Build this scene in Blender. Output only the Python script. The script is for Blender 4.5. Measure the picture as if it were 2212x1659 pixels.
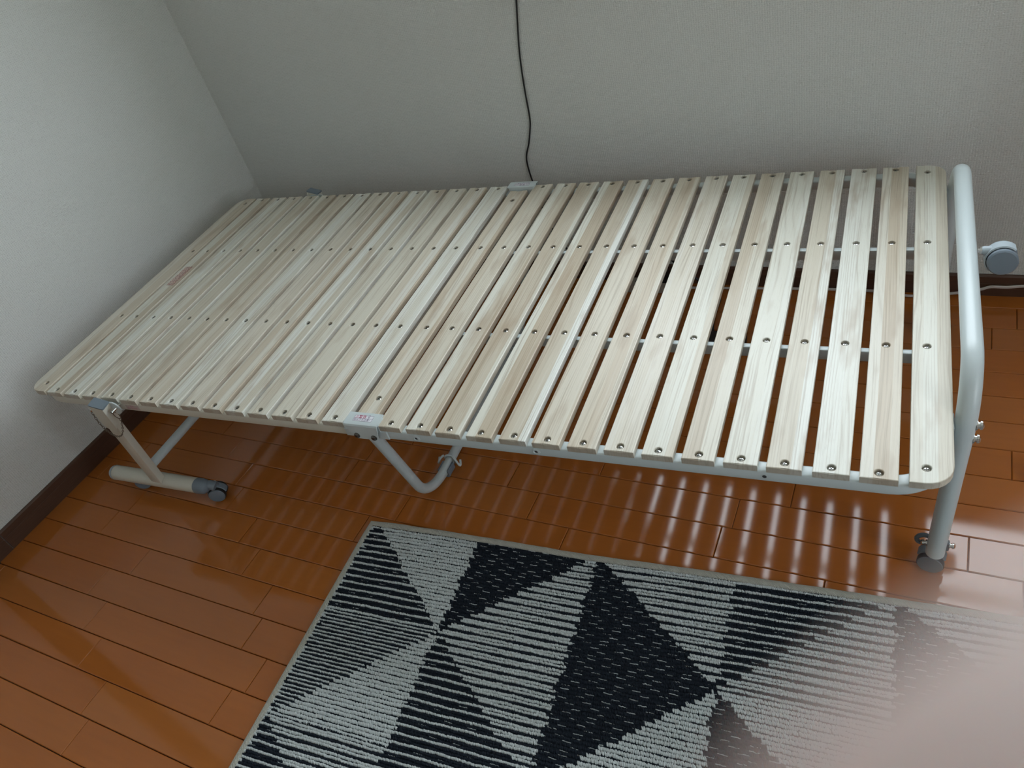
import bpy, bmesh, math, random
import numpy as np
from mathutils import Vector, Matrix
random.seed(7)
rng = np.random.default_rng(11)
for o in list(bpy.data.objects):
    bpy.data.objects.remove(o, do_unlink=True)
S = bpy.context.scene
COL = S.collection
PI = math.pi

# ---------------------------------------------------------------- camera
CAMP = Vector((2.0437, -1.7519, 1.2788))
RX = Vector((0.8831, 0.4014, -0.2429)); DN = Vector((0.1012, -0.6685, -0.7368)); FW = Vector((-0.4582, 0.6261, -0.6309))
RX.normalize(); FW = (FW - RX * FW.dot(RX)).normalized(); DN = FW.cross(RX)
cd = bpy.data.cameras.new('camera'); cam = bpy.data.objects.new('camera', cd); COL.objects.link(cam)
M = Matrix((RX, -DN, -FW)).transposed().to_4x4(); M.translation = CAMP
cam.matrix_world = M
cd.sensor_width = 36.0; cd.lens = 1670.31 / 2212 * 36.0
cd.clip_start = 0.001; cd.clip_end = 60
cd.dof.use_dof = True; cd.dof.focus_distance = 1.6; cd.dof.aperture_fstop = 10.9
S.camera = cam

# ---------------------------------------------------------------- world, lights, exposure
W = bpy.data.worlds.new('world'); S.world = W; W.use_nodes = True
wn = W.node_tree; wn.nodes.clear()
bg = wn.nodes.new('ShaderNodeBackground'); wo = wn.nodes.new('ShaderNodeOutputWorld')
tc = wn.nodes.new('ShaderNodeTexCoord'); sx = wn.nodes.new('ShaderNodeSeparateXYZ'); rp = wn.nodes.new('ShaderNodeValToRGB')
wn.links.new(tc.outputs['Generated'], sx.inputs[0]); wn.links.new(sx.outputs['Z'], rp.inputs[0]); wn.links.new(rp.outputs[0], bg.inputs[0])
rp.color_ramp.elements[0].position = 0.0; rp.color_ramp.elements[0].color = (0.62, 0.68, 0.66, 1)      # far ground and houses
rp.color_ramp.elements[1].position = 0.10; rp.color_ramp.elements[1].color = (0.84, 0.93, 1.0, 1)      # overcast sky
bg.inputs['Strength'].default_value = 8.6
wn.links.new(bg.outputs[0], wo.inputs[0])
# the window opening in the back wall (above the frame), seen by the renderer as a light portal
WX0, WX1, WZ0, WZ1 = 1.08, 2.50, 0.845, 2.00
def portal(name, loc, rot, sx_, sy_):
    l = bpy.data.lights.new(name, 'AREA'); l.shape = 'RECTANGLE'; l.size = sx_; l.size_y = sy_; l.cycles.is_portal = True
    o = bpy.data.objects.new(name, l); COL.objects.link(o); o.location = loc; o.rotation_euler = rot; return o
portal('window_portal', ((WX0 + WX1) / 2, 0.195, (WZ0 + WZ1) / 2), (-PI / 2, 0, 0), WX1 - WX0, WZ1 - WZ0)
# a tall second window in the right wall, beside the camera
FY0, FY1, FZ0, FZ1 = -2.05, -1.30, 0.55, 1.65
portal('window_portal', (3.55 + 0.09, (FY0 + FY1) / 2, (FZ0 + FZ1) / 2), (0, -PI / 2, 0), FZ1 - FZ0, FY1 - FY0)
S.view_settings.view_transform = 'Standard'; S.view_settings.look = 'None'
S.view_settings.gamma = 1.0; S.view_settings.use_curve_mapping = False
S.view_settings.exposure = 0.0

# ---------------------------------------------------------------- helpers
class NT:
    def __init__(s, name):
        s.m = bpy.data.materials.new(name); s.m.use_nodes = True; s.t = s.m.node_tree; s.t.nodes.clear()
        s.out = s.n('ShaderNodeOutputMaterial'); s.b = s.n('ShaderNodeBsdfPrincipled'); s.l(s.b.outputs[0], s.out.inputs[0])
    def n(s, t, **k):
        x = s.t.nodes.new(t)
        for a, b in k.items(): setattr(x, a, b)
        return x
    def l(s, a, b): s.t.links.new(a, b)
    def val(s, sock, v):
        if hasattr(v, 'is_linked') or isinstance(v, bpy.types.NodeSocket): s.l(v, sock)
        else: sock.default_value = v
    def math(s, op, a, b=0.0, c=None, clamp=False):
        x = s.n('ShaderNodeMath', operation=op); x.use_clamp = clamp
        s.val(x.inputs[0], a); s.val(x.inputs[1], b)
        if c is not None: s.val(x.inputs[2], c)
        return x.outputs[0]
    def mix(s, f, a, b, bt='MIX'):
        x = s.n('ShaderNodeMix', data_type='RGBA', blend_type=bt)
        s.val(x.inputs[0], f); s.val(x.inputs[6], a); s.val(x.inputs[7], b); return x.outputs[2]
    def noise(s, vec, scale, detail=3, rough=0.5, w=None):
        x = s.n('ShaderNodeTexNoise')
        if w is not None: x.noise_dimensions = '4D'; s.val(x.inputs['W'], w)
        s.l(vec, x.inputs['Vector']); x.inputs['Scale'].default_value = scale; x.inputs['Detail'].default_value = detail; x.inputs['Roughness'].default_value = rough
        return x.outputs[0]
    def mapv(s, vec, scale):
        x = s.n('ShaderNodeVectorMath', operation='MULTIPLY'); s.l(vec, x.inputs[0]); x.inputs[1].default_value = scale; return x.outputs[0]
    def coord(s, which='Object'): return s.n('ShaderNodeTexCoord').outputs[which]
    def sep(s, v): x = s.n('ShaderNodeSeparateXYZ'); s.l(v, x.inputs[0]); return x.outputs
    def ramp(s, f, pts):
        x = s.n('ShaderNodeValToRGB'); s.l(f, x.inputs[0]); e = x.color_ramp.elements
        while len(e) < len(pts): e.new(0.5)
        for i, (p, c) in enumerate(pts): e[i].position = p; e[i].color = c if len(c) == 4 else (*c, 1)
        return x.outputs[0]
    def bump(s, h, dist=0.001, strength=1.0):
        x = s.n('ShaderNodeBump'); s.val(x.inputs['Height'], h); x.inputs['Distance'].default_value = dist; x.inputs['Strength'].default_value = strength
        s.l(x.outputs[0], s.b.inputs['Normal']); return x
    def set(s, **k):
        nm = dict(color='Base Color', rough='Roughness', metal='Metallic', spec='Specular IOR Level', coat='Coat Weight', coatr='Coat Roughness', ior='IOR', sss='Subsurface Weight')
        for a, b in k.items(): s.val(s.b.inputs[nm[a]], b if not isinstance(b, tuple) or len(b) == 4 else (*b, 1))
        return s
def plain(name, color, rough=0.5, metal=0.0, **k):
    return NT(name).set(color=color, rough=rough, metal=metal, **k).m

def link_mesh(name, me, mats, parent=None, loc=(0, 0, 0)):
    for m in (mats if isinstance(mats, (list, tuple)) else [mats]): me.materials.append(m)
    o = bpy.data.objects.new(name, me); COL.objects.link(o); o.location = loc
    if parent: o.parent = parent
    return o
def obj(name, bm, mats, parent=None, loc=(0, 0, 0), smooth=True, angle=0.6):
    bmesh.ops.remove_doubles(bm, verts=bm.verts, dist=1e-7)
    bmesh.ops.recalc_face_normals(bm, faces=bm.faces)
    me = bpy.data.meshes.new(name); bm.to_mesh(me); bm.free()
    if smooth:
        for p in me.polygons: p.use_smooth = True
        try: me.set_sharp_from_angle(angle=angle)
        except Exception: pass
    return link_mesh(name, me, mats, parent, loc)
def thing(name, label, cat, loc=(0, 0, 0), rz=0.0, group=None):
    o = bpy.data.objects.new(name, None); COL.objects.link(o); o.location = loc; o.rotation_euler = (0, 0, rz); o.empty_display_size = 0.05
    tag(o, label, cat, group); return o
def tag(o, label, cat, group=None):
    o['label'] = label; o['category'] = cat
    if group: o['group'] = group
def add_box(bm, lo, hi, bev=0.0, seg=2, mat=0, mtx=None):
    t = bmesh.new(); bmesh.ops.create_cube(t, size=1.0)
    for v in t.verts: v.co = Vector([lo[i] + (v.co[i] + .5) * (hi[i] - lo[i]) for i in range(3)])
    if bev: bmesh.ops.bevel(t, geom=list(t.edges) + list(t.verts), offset=bev, segments=seg, profile=0.5, affect='EDGES')
    if mtx: bmesh.ops.transform(t, matrix=mtx, verts=t.verts)
    join(bm, t, mat)
def join(bm, t, mat=None):
    vs = {v: bm.verts.new(v.co) for v in t.verts}
    for f in t.faces:
        try: nf = bm.faces.new([vs[v] for v in f.verts])
        except ValueError: continue
        nf.material_index = f.material_index if mat is None else mat
    t.free()
def join_mesh(bm, me, mtx, mat=0):
    vs = [bm.verts.new(mtx @ v.co) for v in me.vertices]
    for p in me.polygons:
        try: f = bm.faces.new([vs[i] for i in p.vertices]); f.material_index = mat
        except ValueError: pass
def fillet(pts, r, n=8):
    pts = [Vector(p) for p in pts]; out = [pts[0]]
    for i in range(1, len(pts) - 1):
        a, b, c = pts[i - 1], pts[i], pts[i + 1]; u = (a - b).normalized(); w = (c - b).normalized()
        ang = u.angle(w); rr = r[i - 1] if isinstance(r, (list, tuple)) else r
        d = min(rr / math.tan(ang / 2), (a - b).length * .48 if i > 1 else (a - b).length * .95, (c - b).length * .95)
        rad = d * math.tan(ang / 2); cen = b + (u + w).normalized() * (rad / math.sin(ang / 2)); p0 = b + u * d - cen; p1 = b + w * d - cen
        for k in range(n + 1):
            t = k / n; om = PI - ang
            v = (p0 * math.sin((1 - t) * om) + p1 * math.sin(t * om)) / math.sin(om) if om > 1e-4 else p0
            out.append(cen + v)
    out.append(pts[-1]); return out
def sweep(bm, path, prof, up=Vector((0, 0, 1)), caps=True, mat=0, closed=False):
    path = [Vector(p) for p in path]; n = len(path); rings = []; nrm = None
    for i, p in enumerate(path):
        if closed: t = (path[(i + 1) % n] - path[i - 1]).normalized()
        else: t = (path[min(i + 1, n - 1)] - path[max(i - 1, 0)]).normalized()
        if up is not None: s = t.cross(up).normalized(); u2 = s.cross(t)
        else:
            if nrm is None: nrm = t.orthogonal().normalized()
            nrm = (nrm - t * nrm.dot(t)).normalized(); u2 = nrm; s = t.cross(u2)
        k = 1.0
        rings.append([bm.verts.new(p + s * a * k + u2 * b) for a, b in prof])
    m = len(prof)
    for i in range(n if closed else n - 1):
        A, B = rings[i], rings[(i + 1) % n]
        for j in range(m):
            f = bm.faces.new((A[j], A[(j + 1) % m], B[(j + 1) % m], B[j])); f.material_index = mat
    if caps and not closed:
        for R_ in (rings[0], rings[-1]):
            f = bm.faces.new(R_); f.material_index = mat
def circ(r, n=16): return [(r * math.cos(2 * PI * i / n), r * math.sin(2 * PI * i / n)) for i in range(n)]
def rrect(w, h, r, n=4):
    out = []
    for cx, cy, a in ((w / 2 - r, h / 2 - r, 0), (-w / 2 + r, h / 2 - r, 1), (-w / 2 + r, -h / 2 + r, 2), (w / 2 - r, -h / 2 + r, 3)):
        for k in range(n + 1): t = (a + k / n) * PI / 2; out.append((cx + r * math.cos(t), cy + r * math.sin(t)))
    return out
def tube(bm, path, r, n=16, mat=0, caps=True, closed=False): sweep(bm, path, circ(r, n), up=None, caps=caps, mat=mat, closed=closed)
def lathe(bm, prof, n=20, mtx=Matrix(), mat=0):
    rings = []
    for r, z in prof:
        if r < 1e-6: rings.append([bm.verts.new(mtx @ Vector((0, 0, z)))])
        else: rings.append([bm.verts.new(mtx @ Vector((r * math.cos(2 * PI * i / n), r * math.sin(2 * PI * i / n), z))) for i in range(n)])
    for A, B in zip(rings[:-1], rings[1:]):
        for i in range(n):
            j = (i + 1) % n
            vs = [A[i] if len(A) > 1 else A[0], A[j] if len(A) > 1 else A[0], B[j] if len(B) > 1 else B[0], B[i] if len(B) > 1 else B[0]]
            u = []
            for v in vs:
                if v not in u: u.append(v)
            if len(u) > 2:
                try: f = bm.faces.new(u); f.material_index = mat
                except ValueError: pass
def frame_z(p, z, x=None):
    z = Vector(z).normalized(); x = Vector(x) if x is not None else z.orthogonal(); x = (x - z * x.dot(z)).normalized(); y = z.cross(x)
    m = Matrix((x, y, z)).transposed().to_4x4(); m.translation = Vector(p); return m
def text_mesh(s, size, bold=0.0):
    c = bpy.data.curves.new('t', 'FONT'); c.body = s; c.size = size; c.align_x = 'CENTER'; c.align_y = 'CENTER'; c.offset = bold; c.resolution_u = 2
    o = bpy.data.objects.new('t', c); COL.objects.link(o)
    me = bpy.data.meshes.new_from_object(o.evaluated_get(bpy.context.evaluated_depsgraph_get())); bpy.data.objects.remove(o); return me
def copy_part(o, parent, name=None):
    c = o.copy(); c.parent = parent; COL.objects.link(c); return c

# ---------------------------------------------------------------- materials
def mat_wallpaper(name, axis):
    n = NT(name); P = n.coord(); x, y, z = n.sep(P)
    h = x if axis == 'x' else y
    nz = n.noise(P, 90, 2); warp = n.math('MULTIPLY', n.math('SUBTRACT', nz, 0.5), 2.2)
    w1 = n.math('SINE', n.math('ADD', n.math('MULTIPLY', z, 2 * PI / 0.0042), warp))
    w2 = n.math('SINE', n.math('ADD', n.math('MULTIPLY', h, 2 * PI / 0.0052), n.math('MULTIPLY', warp, 1.3)))
    fine = n.noise(P, 330, 2, 0.6)
    hgt = n.math('ADD', n.math('ADD', n.math('MULTIPLY', w1, 0.24), n.math('MULTIPLY', w2, 0.24)), n.math('MULTIPLY', fine, 1.5))
    blot = n.noise(P, 2.2, 2)
    c = n.mix(blot, (0.70, 0.71, 0.68, 1), (0.725, 0.745, 0.725, 1))
    wv = n.math('ADD', n.math('MULTIPLY', n.math('ADD', w1, w2), 0.14), 0.5, clamp=True)
    c = n.mix(n.math('MULTIPLY', n.ramp(wv, [(0.22, (1, 1, 1)), (0.52, (0, 0, 0))]), 0.30), c, (0.44, 0.45, 0.43, 1))  # weave hollows darkened in the colour, standing in for relief shade
    c = n.mix(n.math('MULTIPLY', n.ramp(fine, [(0.32, (1, 1, 1)), (0.47, (0, 0, 0))]), 0.42), c, (0.42, 0.43, 0.40, 1))  # fine pits get painted shade the same way
    n.set(color=c, rough=0.85, spec=0.25); n.bump(hgt, 0.0011, 0.75); return n.m
M_WALLX = mat_wallpaper('woven_wallpaper_back', 'x'); M_WALLY = mat_wallpaper('woven_wallpaper_side', 'y')
M_CEIL = plain('ceiling_paper', (0.76, 0.77, 0.75), 0.9)
def mat_floor():
    n = NT('varnished_orange_floor'); P = n.coord(); inf = n.n('ShaderNodeObjectInfo'); R_ = inf.outputs['Random']
    w = n.math('MULTIPLY', R_, 37.0)
    g = n.noise(n.mapv(P, (7, 95, 10)), 1.0, 4, 0.6, w)
    g2 = n.noise(n.mapv(P, (2.2, 9, 2)), 1.0, 3, 0.5, w)
    c = n.mix(g2, (0.38, 0.108, 0.016, 1), (0.50, 0.155, 0.026, 1))
    c = n.mix(n.math('MULTIPLY', g, 0.35), c, (0.22, 0.065, 0.018, 1))
    c = n.mix(n.math('MULTIPLY', R_, 0.30), c, (0.44, 0.175, 0.055, 1))
    ge = n.n('ShaderNodeNewGeometry').outputs['Position']
    lump = n.noise(ge, 60, 3, 0.55); fine = n.noise(n.mapv(ge, (130, 420, 100)), 1.0, 3, 0.6)
    wear = n.ramp(n.noise(ge, 9, 4, 0.6), [(0.42, (0, 0, 0)), (0.72, (1, 1, 1))])
    n.set(color=c, rough=n.math('ADD', 0.14, n.math('MULTIPLY', wear, 0.10)), spec=0.0, coat=1.0, coatr=0.075)
    n.bump(n.math('ADD', n.math('MULTIPLY', lump, 0.45), n.math('ADD', n.math('MULTIPLY', fine, 0.06), n.math('MULTIPLY', n.noise(ge, 800, 2, .7), .11))), 0.0005, 0.35); return n.m
M_FLOOR = mat_floor()
def mat_brownwood():
    n = NT('dark_brown_baseboard'); P = n.coord()
    g = n.noise(n.mapv(P, (20, 20, 300)), 1.0, 4, 0.6)
    n.set(color=n.mix(g, (0.060, 0.028, 0.017, 1), (0.115, 0.058, 0.036, 1)), rough=0.42); n.bump(g, 0.0003, 0.3); return n.m
M_BASE = mat_brownwood()
M_DARKWOOD = plain('very_dark_wood', (0.012, 0.011, 0.009), 0.5)
def mat_slat():
    n = NT('pale_paulownia_wood'); P = n.coord(); inf = n.n('ShaderNodeObjectInfo'); R_ = inf.outputs['Random']
    x, y, z = n.sep(P); w = n.math('MULTIPLY', R_, 91.7)
    # glued strips along the slat
    edge = n.math('ADD', n.math('MULTIPLY', x, 1 / 0.0195), n.math('MULTIPLY', R_, 7.3))
    sid = n.math('FLOOR', edge)
    wn_ = n.n('ShaderNodeTexWhiteNoise', noise_dimensions='2D'); cv = n.n('ShaderNodeCombineXYZ'); n.l(sid, cv.inputs[0]); n.l(w, cv.inputs[1]); n.l(cv.outputs[0], wn_.inputs[0])
    sr = wn_.outputs[0]
    c = n.ramp(sr, [(0.0, (0.51, 0.43, 0.325)), (0.35, (0.63, 0.585, 0.485)), (0.7, (0.695, 0.68, 0.595)), (1.0, (0.755, 0.76, 0.705))])
    c = n.mix(n.math('MULTIPLY', n.math('GREATER_THAN', R_, 0.62), n.math('MULTIPLY', R_, 0.42)), c, (0.62, 0.52, 0.40, 1))
    wob = n.noise(n.mapv(P, (9, 3.0, 9)), 1.0, 2, 0.5, w)
    xx = n.math('ADD', x, n.math('MULTIPLY', n.math('SUBTRACT', wob, 0.5), 0.02))
    cv2 = n.n('ShaderNodeCombineXYZ'); n.l(n.math('MULTIPLY', n.math('ADD', xx, n.math('MULTIPLY', sr, 0.37)), 230), cv2.inputs[0]); n.l(n.math('MULTIPLY', y, 3.2), cv2.inputs[1]); n.l(n.math('MULTIPLY', z, 60), cv2.inputs[2])
    g = n.noise(cv2.outputs[0], 1.0, 3, 0.62, w)
    line = n.ramp(g, [(0.53, (0, 0, 0)), (0.64, (1, 1, 1))])
    c = n.mix(n.math('MULTIPLY', line, 0.42), c, (0.30, 0.23, 0.155, 1))
    # growth rings: tight straight lines on most strips, wide cathedrals on some
    big = n.noise(n.mapv(P, (14, 2.4, 14)), 1.0, 2, 0.5, w)
    wide = n.math('GREATER_THAN', n.math('FRACT', n.math('MULTIPLY', sr, 7.13)), 0.60)
    freq = n.math('SUBTRACT', 1500.0, n.math('MULTIPLY', wide, 1050.0)); amp = n.math('ADD', 14.0, n.math('MULTIPLY', wide, 16.0))
    ph = n.math('ADD', n.math('MULTIPLY', x, freq), n.math('MULTIPLY', big, amp))
    ring = n.math('POWER', n.math('ADD', n.math('MULTIPLY', n.math('SINE', ph), 0.5), 0.5), 7.0)
    brk = n.ramp(n.noise(n.mapv(P, (60, 4, 60)), 1.0, 2, 0.5, w), [(0.40, (0, 0, 0)), (0.60, (1, 1, 1))])
    c = n.mix(n.math('MULTIPLY', n.math('MULTIPLY', ring, brk), 0.36), c, (0.29, 0.21, 0.14, 1))
    c = n.mix(n.math('MULTIPLY', n.ramp(g, [(0.25, (1, 1, 1)), (0.45, (0, 0, 0))]), 0.25), c, (0.80, 0.80, 0.76, 1))
    pat = n.noise(n.mapv(P, (26, 5.5, 20)), 1.0, 3, 0.55, w)
    c = n.mix(n.math('MULTIPLY', n.ramp(pat, [(0.55, (0, 0, 0)), (0.72, (1, 1, 1))]), 0.70), c, (0.40, 0.305, 0.215, 1))
    pores = n.noise(n.mapv(P, (900, 60, 300)), 1.0, 2, 0.5, w)
    c = n.mix(n.math('MULTIPLY', n.ramp(pores, [(0.30, (1, 1, 1)), (0.42, (0, 0, 0))]), 0.20), c, (0.42, 0.38, 0.31, 1))
    # end grain is greyer
    nrm = n.sep(n.n('ShaderNodeTexCoord').outputs['Normal'])
    end = n.math('MULTIPLY', n.math('GREATER_THAN', n.math('ABSOLUTE', nrm[1]), 0.85), 0.55)
    c = n.mix(end, c, (0.36, 0.31, 0.25, 1))
    n.set(color=c, rough=0.40, spec=0.5); n.bump(n.math('ADD', g, n.math('MULTIPLY', pores, 0.5)), 0.0004, 0.35); return n.m
M_SLAT = mat_slat()
def mat_enamel(name, col, rough=0.32):
    n = NT(name); P = n.coord(); nz = n.noise(P, 900, 2)
    n.set(color=col, rough=rough, spec=0.5); n.bump(nz, 0.0001, 0.25); return n.m
M_ENAMEL = mat_enamel('white_powder_coated_steel', (0.57, 0.635, 0.645))
M_BORE_SHADE = plain('painted_bore_shade', (0.03, 0.03, 0.03), 0.6)
M_CREAM = mat_enamel('cream_powder_coated_steel', (0.66, 0.645, 0.56))
M_GREYPL = mat_enamel('blue_grey_plastic', (0.175, 0.215, 0.255), 0.42)
M_GREYLT = mat_enamel('light_grey_plastic', (0.40, 0.46, 0.50), 0.40)
M_GREYDK = mat_enamel('dark_grey_plastic', (0.115, 0.135, 0.155), 0.45)
M_RUBBER = plain('black_rubber', (0.010, 0.010, 0.011), 0.55)
M_CHROME = plain('chrome_screw_metal', (0.72, 0.72, 0.70), 0.18, 1.0)
M_SLOT = plain('dark_screw_slot', (0.035, 0.033, 0.03), 0.5, 0.6)
M_CHAIN = plain('dull_chain_metal', (0.22, 0.19, 0.15), 0.38, 0.9)
M_LABEL = plain('white_sticker', (0.74, 0.74, 0.78), 0.45)
M_RED = plain('red_print', (0.50, 0.10, 0.19), 0.5)
M_PURPLE = plain('faded_purple_print', (0.22, 0.16, 0.26), 0.5)
M_PAPERPINK = plain('faded_pink_sticker', (0.50, 0.42, 0.40), 0.5)
M_CORDW = plain('white_cord_plastic', (0.62, 0.58, 0.56), 0.45)
M_CORDK = plain('black_cord_plastic', (0.006, 0.006, 0.007), 0.45)

# ---------------------------------------------------------------- room shell
RX1, RY0, RH = 3.55, -3.7, 2.40          # right wall, wall behind the camera, ceiling height
def struct(name, bm, m, parent=None, smooth=False):
    o = obj(name, bm, m, parent, smooth=smooth)
    if parent is None: o['kind'] = 'structure'
    return o
bm = bmesh.new(); add_box(bm, (-0.1, RY0 - .1, -0.06), (RX1 + .1, 0.14, -0.0115)); floor = struct('floor', bm, M_DARKWOOD)
bm = bmesh.new(); add_box(bm, (-0.1, RY0 - .1, RH), (RX1 + .1, 0.14, RH + .06)); struct('ceiling', bm, M_CEIL)
bm = bmesh.new()
for lo, hi in (((-0.1, 0, -0.06), (WX0, 0.20, RH)), ((WX1, 0, -0.06), (RX1 + .1, 0.20, RH)), ((WX0, 0, -0.06), (WX1, 0.20, WZ0)), ((WX0, 0, WZ1), (WX1, 0.20, RH))): add_box(bm, lo, hi)
struct('wall_back', bm, M_WALLX)
bm = bmesh.new(); add_box(bm, (-0.1, RY0 - .1, -0.06), (0, 0, RH)); struct('wall_left', bm, M_WALLY)
bm = bmesh.new()
for lo, hi in (((RX1, RY0 - .1, -0.06), (RX1 + .1, FY0, RH)), ((RX1, FY1, -0.06), (RX1 + .1, 0.14, RH)), ((RX1, FY0, -0.06), (RX1 + .1, FY1, FZ0)), ((RX1, FY0, FZ1), (RX1 + .1, FY1, RH))): add_box(bm, lo, hi)
struct('wall_right', bm, M_WALLY)
bm = bmesh.new(); add_box(bm, (0, RY0 - .1, -0.06), (RX1, RY0, RH)); struct('wall_front', bm, M_WALLX)
# window: white sash frame with a mullion, transom and clear panes
M_SASH = plain('white_window_sash', (0.62, 0.63, 0.62), 0.4)
bm = bmesh.new()
for lo, hi in (((WX0, .12, WZ0), (WX0 + .035, .19, WZ1)), ((WX1 - .035, .12, WZ0), (WX1, .19, WZ1)), ((WX0 + .035, .12, WZ0), (WX1 - .035, .19, WZ0 + .018)), ((WX0 + .035, .12, WZ1 - .035), (WX1 - .035, .19, WZ1)),
               ((WX0 + .035, .135, 1.448), (WX1 - .035, .175, 1.476))):
    add_box(bm, lo, hi, .003, 1)
win = struct('window_1', bm, M_SASH)
def mat_glass():
    n = NT('clear_window_glass'); t = n.n('ShaderNodeBsdfTransparent'); g = n.n('ShaderNodeBsdfGlossy'); g.inputs['Roughness'].default_value = 0.02
    mx = n.n('ShaderNodeMixShader'); mx.inputs[0].default_value = 0.04
    n.l(t.outputs[0], mx.inputs[1]); n.l(g.outputs[0], mx.inputs[2]); n.l(mx.outputs[0], n.out.inputs[0]); return n.m
M_GLASS = mat_glass()
for z0, z1 in ((WZ0 + .018, 1.448), (1.476, WZ1 - .035)):
    bm = bmesh.new(); add_box(bm, (WX0 + .035, .153, z0), (WX1 - .035, .157, z1)); obj('pane', bm, M_GLASS, win, smooth=False)
bm = bmesh.new(); xx = RX1 + .05; ym = (FY0 + FY1) / 2
for lo, hi in (((xx - .03, FY0, FZ0), (xx + .03, FY0 + .035, FZ1)), ((xx - .03, FY1 - .035, FZ0), (xx + .03, FY1, FZ1)), ((xx - .03, FY0 + .035, FZ0), (xx + .03, FY1 - .035, FZ0 + .035)), ((xx - .03, FY0 + .035, FZ1 - .035), (xx + .03, FY1 - .035, FZ1)), ((xx - .03, ym - .02, FZ0 + .035), (xx + .03, ym + .02, FZ1 - .035))): add_box(bm, lo, hi, .003, 1)
win2 = struct('window_2', bm, M_SASH)
for y0, y1 in ((FY0 + .035, ym - .02), (ym + .02, FY1 - .035)):
    bm = bmesh.new(); add_box(bm, (xx - .002, y0, FZ0 + .035), (xx + .002, y1, FZ1 - .035)); obj('pane', bm, M_GLASS, win2, smooth=False)
bm = bmesh.new(); add_box(bm, (WX0 - .03, -.022, WZ0 - .022), (WX1 + .03, .12, WZ0), .002, 1); struct('trim_3', bm, M_BASE)
# baseboards
def base_prof(h, d): return [(0, 0), (d, 0), (d, h * .60), (d - .0012, h * .615), (d, h * .63), (d, h - .004), (d - .003, h), (0, h)]
def baseboard(name, a, b, inward, h, d=0.008):
    bm = bmesh.new(); a = Vector(a); b = Vector(b); inw = Vector(inward); P_ = base_prof(h, d)
    r = [[bm.verts.new(p + inw * u + Vector((0, 0, v))) for u, v in P_] for p in (a, b)]
    m = len(P_)
    for j in range(m): bm.faces.new((r[0][j], r[0][(j + 1) % m], r[1][(j + 1) % m], r[1][j]))
    bm.faces.new(r[0]); bm.faces.new(r[1]); return struct(name, bm, M_BASE)
baseboard('baseboard_back', (0, 0, 0), (RX1, 0, 0), (0, -1, 0), .057)
baseboard('baseboard_left', (0, -0.008, 0), (0, -1.2945, 0), (1, 0, 0), .062)
baseboard('trim_1', (0, -1.2965, 0), (0, -1.339, 0), (1, 0, 0), .0625)
bm = bmesh.new(); add_box(bm, (0, -1.40, 0), (0.011, -1.340, 2.0), .001, 1); struct('trim_2', bm, M_DARKWOOD)
baseboard('trim_4', (0, -1.402, 0), (0, RY0, 0), (1, 0, 0), .062)
baseboard('baseboard_right', (RX1, 0, 0), (RX1, RY0, 0), (-1, 0, 0), .057)
baseboard('baseboard_front', (0.02, RY0, 0), (RX1, RY0, 0), (0, 1, 0), .057)

# floor planks: rows run along x, 75.8 mm wide, pieces alternate 404 and 505 mm
PWD = 0.0758; Y0 = -1.1902; OX = 0.1534; SH, PER = 0.404, 0.909
ST = {-7: 1.2961, -6: 1.6028, -5: .2707, -4: .8767, -3: .4020, -2: .1076, -1: .585, 0: .2808, 1: .715, 2: .790, 3: .3542, 4: .4558, 5: .4861, -9: 2.0727, -14: 2.0354, -15: 2.0837}
def plank_mesh(L):
    bm = bmesh.new(); add_box(bm, (0, 0.0007, -0.011), (L, PWD - 0.0007, 0)); c = 0.0014
    eds = [e for e in bm.edges if e.verts[0].co.z > -1e-6 and e.verts[1].co.z > -1e-6]
    bmesh.ops.bevel(bm, geom=eds, offset=c, segments=1, affect='EDGES', profile=0.5)
    me = bpy.data.meshes.new('plank'); bm.to_mesh(me); bm.free(); me.materials.append(M_FLOOR); return me
PM = {}
for r in range(-16, 33):
    y1 = Y0 - r * PWD; y0 = y1 - PWD
    if y0 > -0.006 or y1 < RY0: continue
    s = ST.get(r, random.uniform(0, PER)) + OX; s -= PER * math.ceil(s / PER)
    xs = []
    x = s
    while x < RX1:
        xs.append((x, x + SH)); xs.append((x + SH, x + PER)); x += PER
    for a, b in xs:
        a = max(a, 0.002); b = min(b, RX1 - .002)
        if b - a < 0.004: continue
        L = round(b - a - 0.0010, 4)
        if L not in PM: PM[L] = plank_mesh(L)
        o = bpy.data.objects.new('plank', PM[L]); COL.objects.link(o); o.parent = floor; o.location = (a + 0.0005, y0, 0)

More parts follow.
